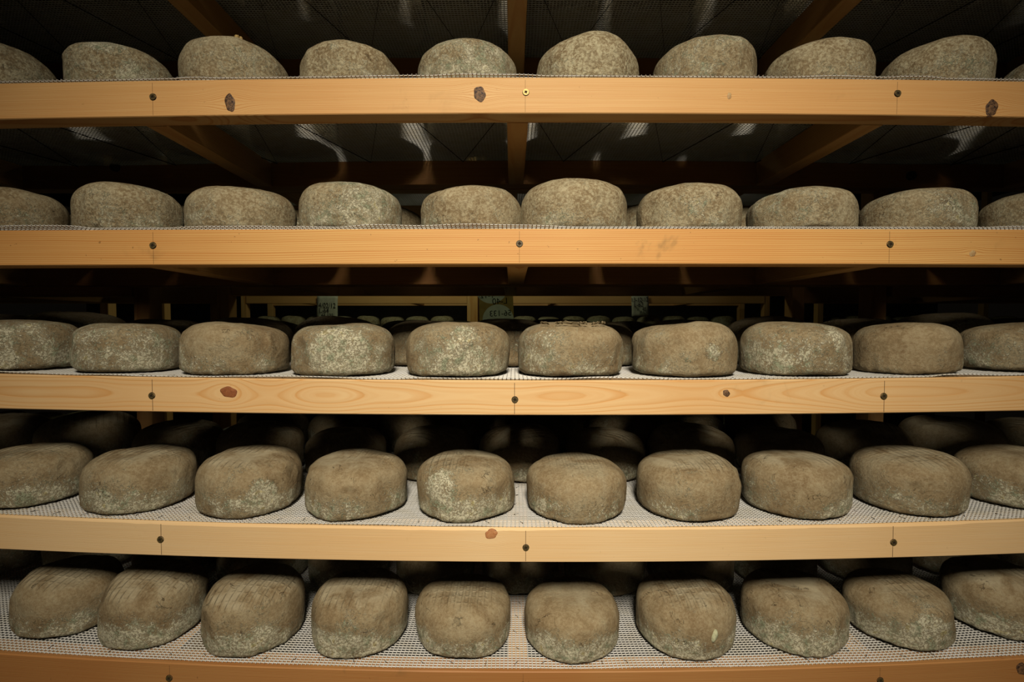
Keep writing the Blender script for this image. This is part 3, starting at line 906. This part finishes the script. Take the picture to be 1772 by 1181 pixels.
# ------------------------------------------------------------------ second rack, back to back with the first
B0 = DEEP + BT + .012
def plain_shelf(x0, x1, y0, z, deep, label, group, seed, beams, net=True, brown=.3, board_h=BH, netme=None):
    root = empty('cheese_shelf', ((x0 + x1) / 2, y0, z)); hx = (x1 - x0) / 2
    tag(root, label, 'shelf', group)
    S = list(np.linspace(-hx, hx, 24))
    for nm_, yy in (('front_board', 0), ('rear_board', deep - BT)):
        beam(nm_, root, 'x', -hx, hx, yy, yy + BT, -board_h, 0, S, 2, 4, (yy + .03, -.2), (.01, 1.5, .006), seed=seed + int(yy * 10), ring_frequency=300, ring_strength=.8, tone=.8, brown=brown)
    for b in beams:
        beam('cross_beam', root, 'y', BT, deep - BT, b - .019, b + .019, -board_h, -.0006, list(np.linspace(BT + .0004, deep - BT - .0004, 5)), 2, 4, (b, -.12), (.005, 3, .005), seed=seed + 3, ring_frequency=260, ring_strength=.8, tone=.9, brown=brown)
    if net:
        me = net_mesh('net', -hx + .01, hx - .01, .004, deep - .004, lambda x: np.zeros(len(np.atleast_1d(x))), lambda x, y: np.full(len(x), .0004), seed, step=.05) if netme is None else netme
        link('net', me, NET, root)
        return root, me
    return root, None
bnet = None
BZ = {i: LEVELS[i][0] for i in range(6)}
names_b = ['overhead', 'top', 'second', 'third', 'fourth', 'lowest']
for i in (1, 2, 3, 4):
    _, bnet = plain_shelf(-.985, .975, B0, BZ[i], .45, 'shadowed pine shelf of the rear rack behind the %s shelf' % names_b[i], 'shelves of the rear rack', 70 + i, (-.62, 0, .62), netme=bnet)
side = {}
for i in (2, 3):
    for sx, wd in ((-1, 'left'), (1, 'right')):
        c = sx * 1.90
        _, side[sx] = plain_shelf(c - .87, c + .87, B0 + .02, BZ[i] - .026, .45, 'shadowed pine shelf at the %s of the rear rack, %s level' % (wd, names_b[i]), 'shelves of the rear rack', 80 + i, (-.45, .45), netme=side.get(sx))
for cnt, x in enumerate((-1.008, .998)):
    post(x, B0 + .42, .042, .05, 0, CEIL, 'dim pine post behind the third shelf at %s' % ('left', 'right')[cnt], 21 + cnt, brown=.3)
    post(x, B0 + .05, .042, .05, 0, CEIL, 'dark pine post between the racks at %s' % ('left', 'right')[cnt], 25 + cnt, brown=.3)
post(-1.057 - .02, B0 + .50, .05, .05, 0, CEIL, 'short visible piece of orange brown post behind third shelf, left', 31, brown=.15)
for sx, wd in ((-1, 'left'), (1, 'right')):
    for yy in (.03, .44):
        post(sx * 2.80, B0 + yy, .05, .05, 0, CEIL, 'pine post at the far %s end of the rear rack, %s' % (wd, 'near side' if yy < .1 else 'far side'), int(33 + sx + yy * 10))
for lv, word in ((3, 'third'), (4, 'fourth')):
    for rowy in (.115, .325):
        cnt = 0
        for k in range(-8, 9):
            x = k * .2035 + (-.09 if rowy < .2 else -.0)
            if abs(abs(x) - 1.0) < .115 or (lv == 4 and abs(x) > 1.0): continue
            zb = BZ[lv] if abs(x) < 1.0 else BZ[lv] - .026
            yy = rowy + (0 if abs(x) < 1.0 else .02)
            put_cheese(POOL[(k * 3 + 1) % 5], (x, B0 + yy, zb + .003), random.uniform(0, 6.28),
                       'black silhouetted cheese on the rear rack, %s level, %s row, %s from left' % (word, 'near' if rowy < .2 else 'far', ORDN[cnt]), 'cheese wheels on the rear rack', **STYLE[3])
            cnt += 1

# ------------------------------------------------------------------ racks beyond the rear aisle
FAR = 3.6
FY = FAR - DIST
FAR_POOL = [cheese_mesh(.088, .098 + .004 * q, 700 + q, N=40, M=20, dents=0) for q in range(3)]
def fx(px, depth=FAR): return (px - 886.0) / FPX * depth
FAR_TOP = at(886, 511.5, FAR).z
FAR_Z = [FAR_TOP, FAR_TOP - .254, FAR_TOP - .508, FAR_TOP - .762]
def far_rack(x0, x1, y0, zs, nm, pitch, group, cheese_levels, posts=True, start=.11):
    for li, z in enumerate(zs):
        plain_shelf(x0, x1, y0, z, .45, '%s shelf %s beyond the rear aisle' % (('upper', 'second', 'third', 'bottom')[li], nm), group, int(90 + li * 5 + abs(x0) * 10),
                    (-(x1 - x0) / 4, (x1 - x0) / 4), net=False, brown=.0)
        # woven sheet of netting as one strip is too small to tell strands apart here
        if li in cheese_levels:
            n = 0; x = x0 + start
            while x < x1 - .09:
                put_cheese(FAR_POOL[(n + li) % 3], (x, y0 + .11, z + .001), random.uniform(0, 6.28),
                           'pale distant cheese %s, %s level, %s from left' % (nm.replace('the ', '').replace('in far rack ', 'in far rack ').strip(), ('upper', 'second', 'third', 'bottom')[li], ORDN[n]), group + ' cheeses', mould=.1, low=.2, imprint=0, pale=1.0)
                n += 1; x += pitch
    if posts:
        for k, xx in enumerate((x0 - .022, x1 + .022)):
            for yy in (.03, .42):
                post(xx, y0 + yy, .042, .05, 0, CEIL, 'distant pine post %s, %s %s corner' % (nm, ('left', 'right')[k], 'near' if yy < .1 else 'far'), int(60 + k + yy * 10), brown=0)
far_rack(fx(427), fx(808), FY, FAR_Z, 'in the far rack left of the hanging card', .19, 'far left rack', (1, 2))
far_rack(fx(838), fx(1322), FY, FAR_Z, 'in the far rack right of the hanging card', .19, 'far middle rack', (1, 2))
far_rack(fx(1425), fx(1790), FY, FAR_Z[1:], 'in the far rack at right', .192, 'far right rack', (0, 1))
# nearer rack across the rear aisle at far left
LZ = [EYE + .206, EYE - .048, EYE - .302, EYE - .556]
far_rack(-3.15, fx(172, 2.4), 2.4 - DIST, LZ, 'in the nearer rack at far left', .20, 'far left near rack', (1, 2, 3))
# orange post between the two far racks
post(fx(821, 3.5), 3.5 - DIST, .052, .05, 0, CEIL, 'upright orange pine post left of the hanging card', 77, tone=1.0, brown=.1)
# slanting plank at left, leaning with its foot on the floor
p0 = at(262, 518, 3.0); p1 = at(288, 554, 3.0)
d = (p1 - p0).normalized()
L1 = (p0.z - .016) / -d.z
br = beam('leaning_plank', None, 'z', 0, L1 + .15, -.018, .018, -.015, .015, list(np.linspace(0, L1 + .15, 16)), 2, 2, (.05, .1), (.004, 1, .004), seed=5, ring_frequency=200, ring_strength=.6, tone=1.0, brown=.1)
br.location = p0 + d * L1
br.rotation_euler = (-d).to_track_quat('Z', 'Y').to_euler()
tag(br, 'slanting orange plank leaning in the dark beyond third shelf, left', 'plank')

# ------------------------------------------------------------------ paper tags and the hanging card
def text_mesh(s, size):
    cu = bpy.data.curves.new('t', 'FONT'); cu.body = s; cu.size = size; cu.align_x = 'CENTER'; cu.align_y = 'CENTER'
    ob = bpy.data.objects.new('t', cu); COL.objects.link(ob)
    dg = bpy.context.evaluated_depsgraph_get()
    me = bpy.data.meshes.new_from_object(ob.evaluated_get(dg))
    bpy.data.objects.remove(ob); bpy.data.curves.remove(cu)
    me.materials.clear(); me.materials.append(INK)
    return me

def sheet_mesh(w, h, curl, name, t=.0006):
    nx, nz = 6, 8; V = []; F = []
    for s in (0, 1):
        for j in range(nz + 1):
            for i in range(nx + 1):
                x = (i / nx - .5) * w; z = -j / nz * h
                y = curl * (j / nz) ** 2 + .002 * math.sin(i * 1.3 + j) + s * t
                V.append((x, y, z))
    o = (nx + 1) * (nz + 1)
    for j in range(nz):
        for i in range(nx):
            a = j * (nx + 1) + i
            F.append((a, a + nx + 1, a + nx + 2, a + 1)); F.append((o + a, o + a + 1, o + a + nx + 2, o + a + nx + 1))
    def edge(ids):
        for p, q in zip(ids[:-1], ids[1:]): F.append((p, q, q + o, p + o))
    edge(list(range(nx + 1))); edge([nz * (nx + 1) + i for i in range(nx + 1)][::-1])
    edge([j * (nx + 1) for j in range(nz + 1)][::-1]); edge([j * (nx + 1) + nx for j in range(nz + 1)])
    me = mesh_from(name, V, F, True)
    bm = bmesh.new(); bm.from_mesh(me); bmesh.ops.recalc_face_normals(bm, faces=bm.faces); bm.to_mesh(me); bm.free()
    return me

def paper_tag(px0, px1, py0, py1, lines, label, rot):
    dep = FAR - .02
    p = at((px0 + px1) / 2, py0, dep)
    w = (px1 - px0) * dep / FPX; h = (py1 - py0) * dep / FPX
    o = link('paper_tag', sheet_mesh(w, h, .004, 'paper_tag'), TAGPAPER, None, p)
    o.rotation_euler.y = rot
    tag(o, label, 'tag', 'handwritten tags on the far racks')
    for (s, fxx, fz, size) in lines:
        t = link('handwriting', text_mesh(s, size * h), None, o, (fxx * w, -.0045, -fz * h))
        t.rotation_euler = (math.pi / 2, 0, 0)
        t.scale = (.9, 1.15, 1)
    return o
paper_tag(548.5, 584.5, 512, 552, [('14/02/12', -.06, .43, .27), ('L-64', -.14, .65, .26), ('44-122', .02, .86, .21)],
          'white paper tag reading L-64 hung on far left beam', .03)
paper_tag(1092.5, 1122, 511.5, 547, [('13-12-12', -.03, .22, .26), ('L-62', -.10, .46, .28), ('V.  45', .06, .68, .22), ('P.60', .16, .85, .22)],
          'white paper tag reading L-62 hung on far right beam', -.04)

dep = DIST + B0 + .45 + .004
p = at(857, 466, dep)
s = dep / FPX
card = empty('hanging_card', p)
tag(card, 'brownish card with two pale discs and mirrored writing behind third shelf', 'card')
CDISC = [(850, 497, 28.5), (862, 554, 27)]
bm = bmesh.new()
def loop(pts):
    vs_ = [bm.verts.new((x, 0, z)) for x, z in pts]
    return [bm.edges.new((vs_[i], vs_[(i + 1) % len(vs_)])) for i in range(len(vs_))]
ed = loop([(-29 * s, 0), (29 * s, 0), (33 * s, -112 * s), (-27 * s, -112 * s)])
for (dx, dy, r) in CDISC:
    q = at(dx, dy, dep)
    ed += loop([(q.x - p.x + r * s * math.cos(a * math.pi / 20), q.z - p.z + r * s * math.sin(a * math.pi / 20)) for a in range(40)])
bmesh.ops.triangle_fill(bm, edges=ed, use_beauty=True)
for f in list(bm.faces):
    c = f.calc_center_median()
    for (dx, dy, r) in CDISC:
        q = at(dx, dy, dep)
        if math.hypot(c.x - (q.x - p.x), c.z - (q.z - p.z)) < r * s * .9: bm.faces.remove(f); break
me = bpy.data.meshes.new('sheet'); bm.to_mesh(me); bm.free()
link('sheet', me, CARD, card)
for (dx, dy, r) in CDISC:
    q = at(dx, dy, dep)
    bm = bmesh.new(); bmesh.ops.create_circle(bm, cap_ends=True, segments=40, radius=r * s)
    me = bpy.data.meshes.new('label_disc'); bm.to_mesh(me); bm.free()
    o = link('label_disc', me, DISC, card, (q.x - p.x, -.0002, q.z - p.z)); o.rotation_euler.x = math.pi / 2
for (t, px, py, sz, rz) in (('1-12', 843, 512, 13, .05), ('L-40', 865, 522, 14, .12), ('56-133', 866, 543, 13, .08)):
    q = at(px, py, dep)
    o = link('handwriting', text_mesh(t, sz * s), None, card, (q.x - p.x, -.0012, q.z - p.z))
    o.rotation_euler = (math.pi / 2, -rz * .6, 0); o.scale = (-1.05, 1.1, 1)
print('tris', sum(len(m.loop_triangles) if m.loop_triangles else sum(len(p.vertices) - 2 for p in m.polygons) for m in bpy.data.meshes))
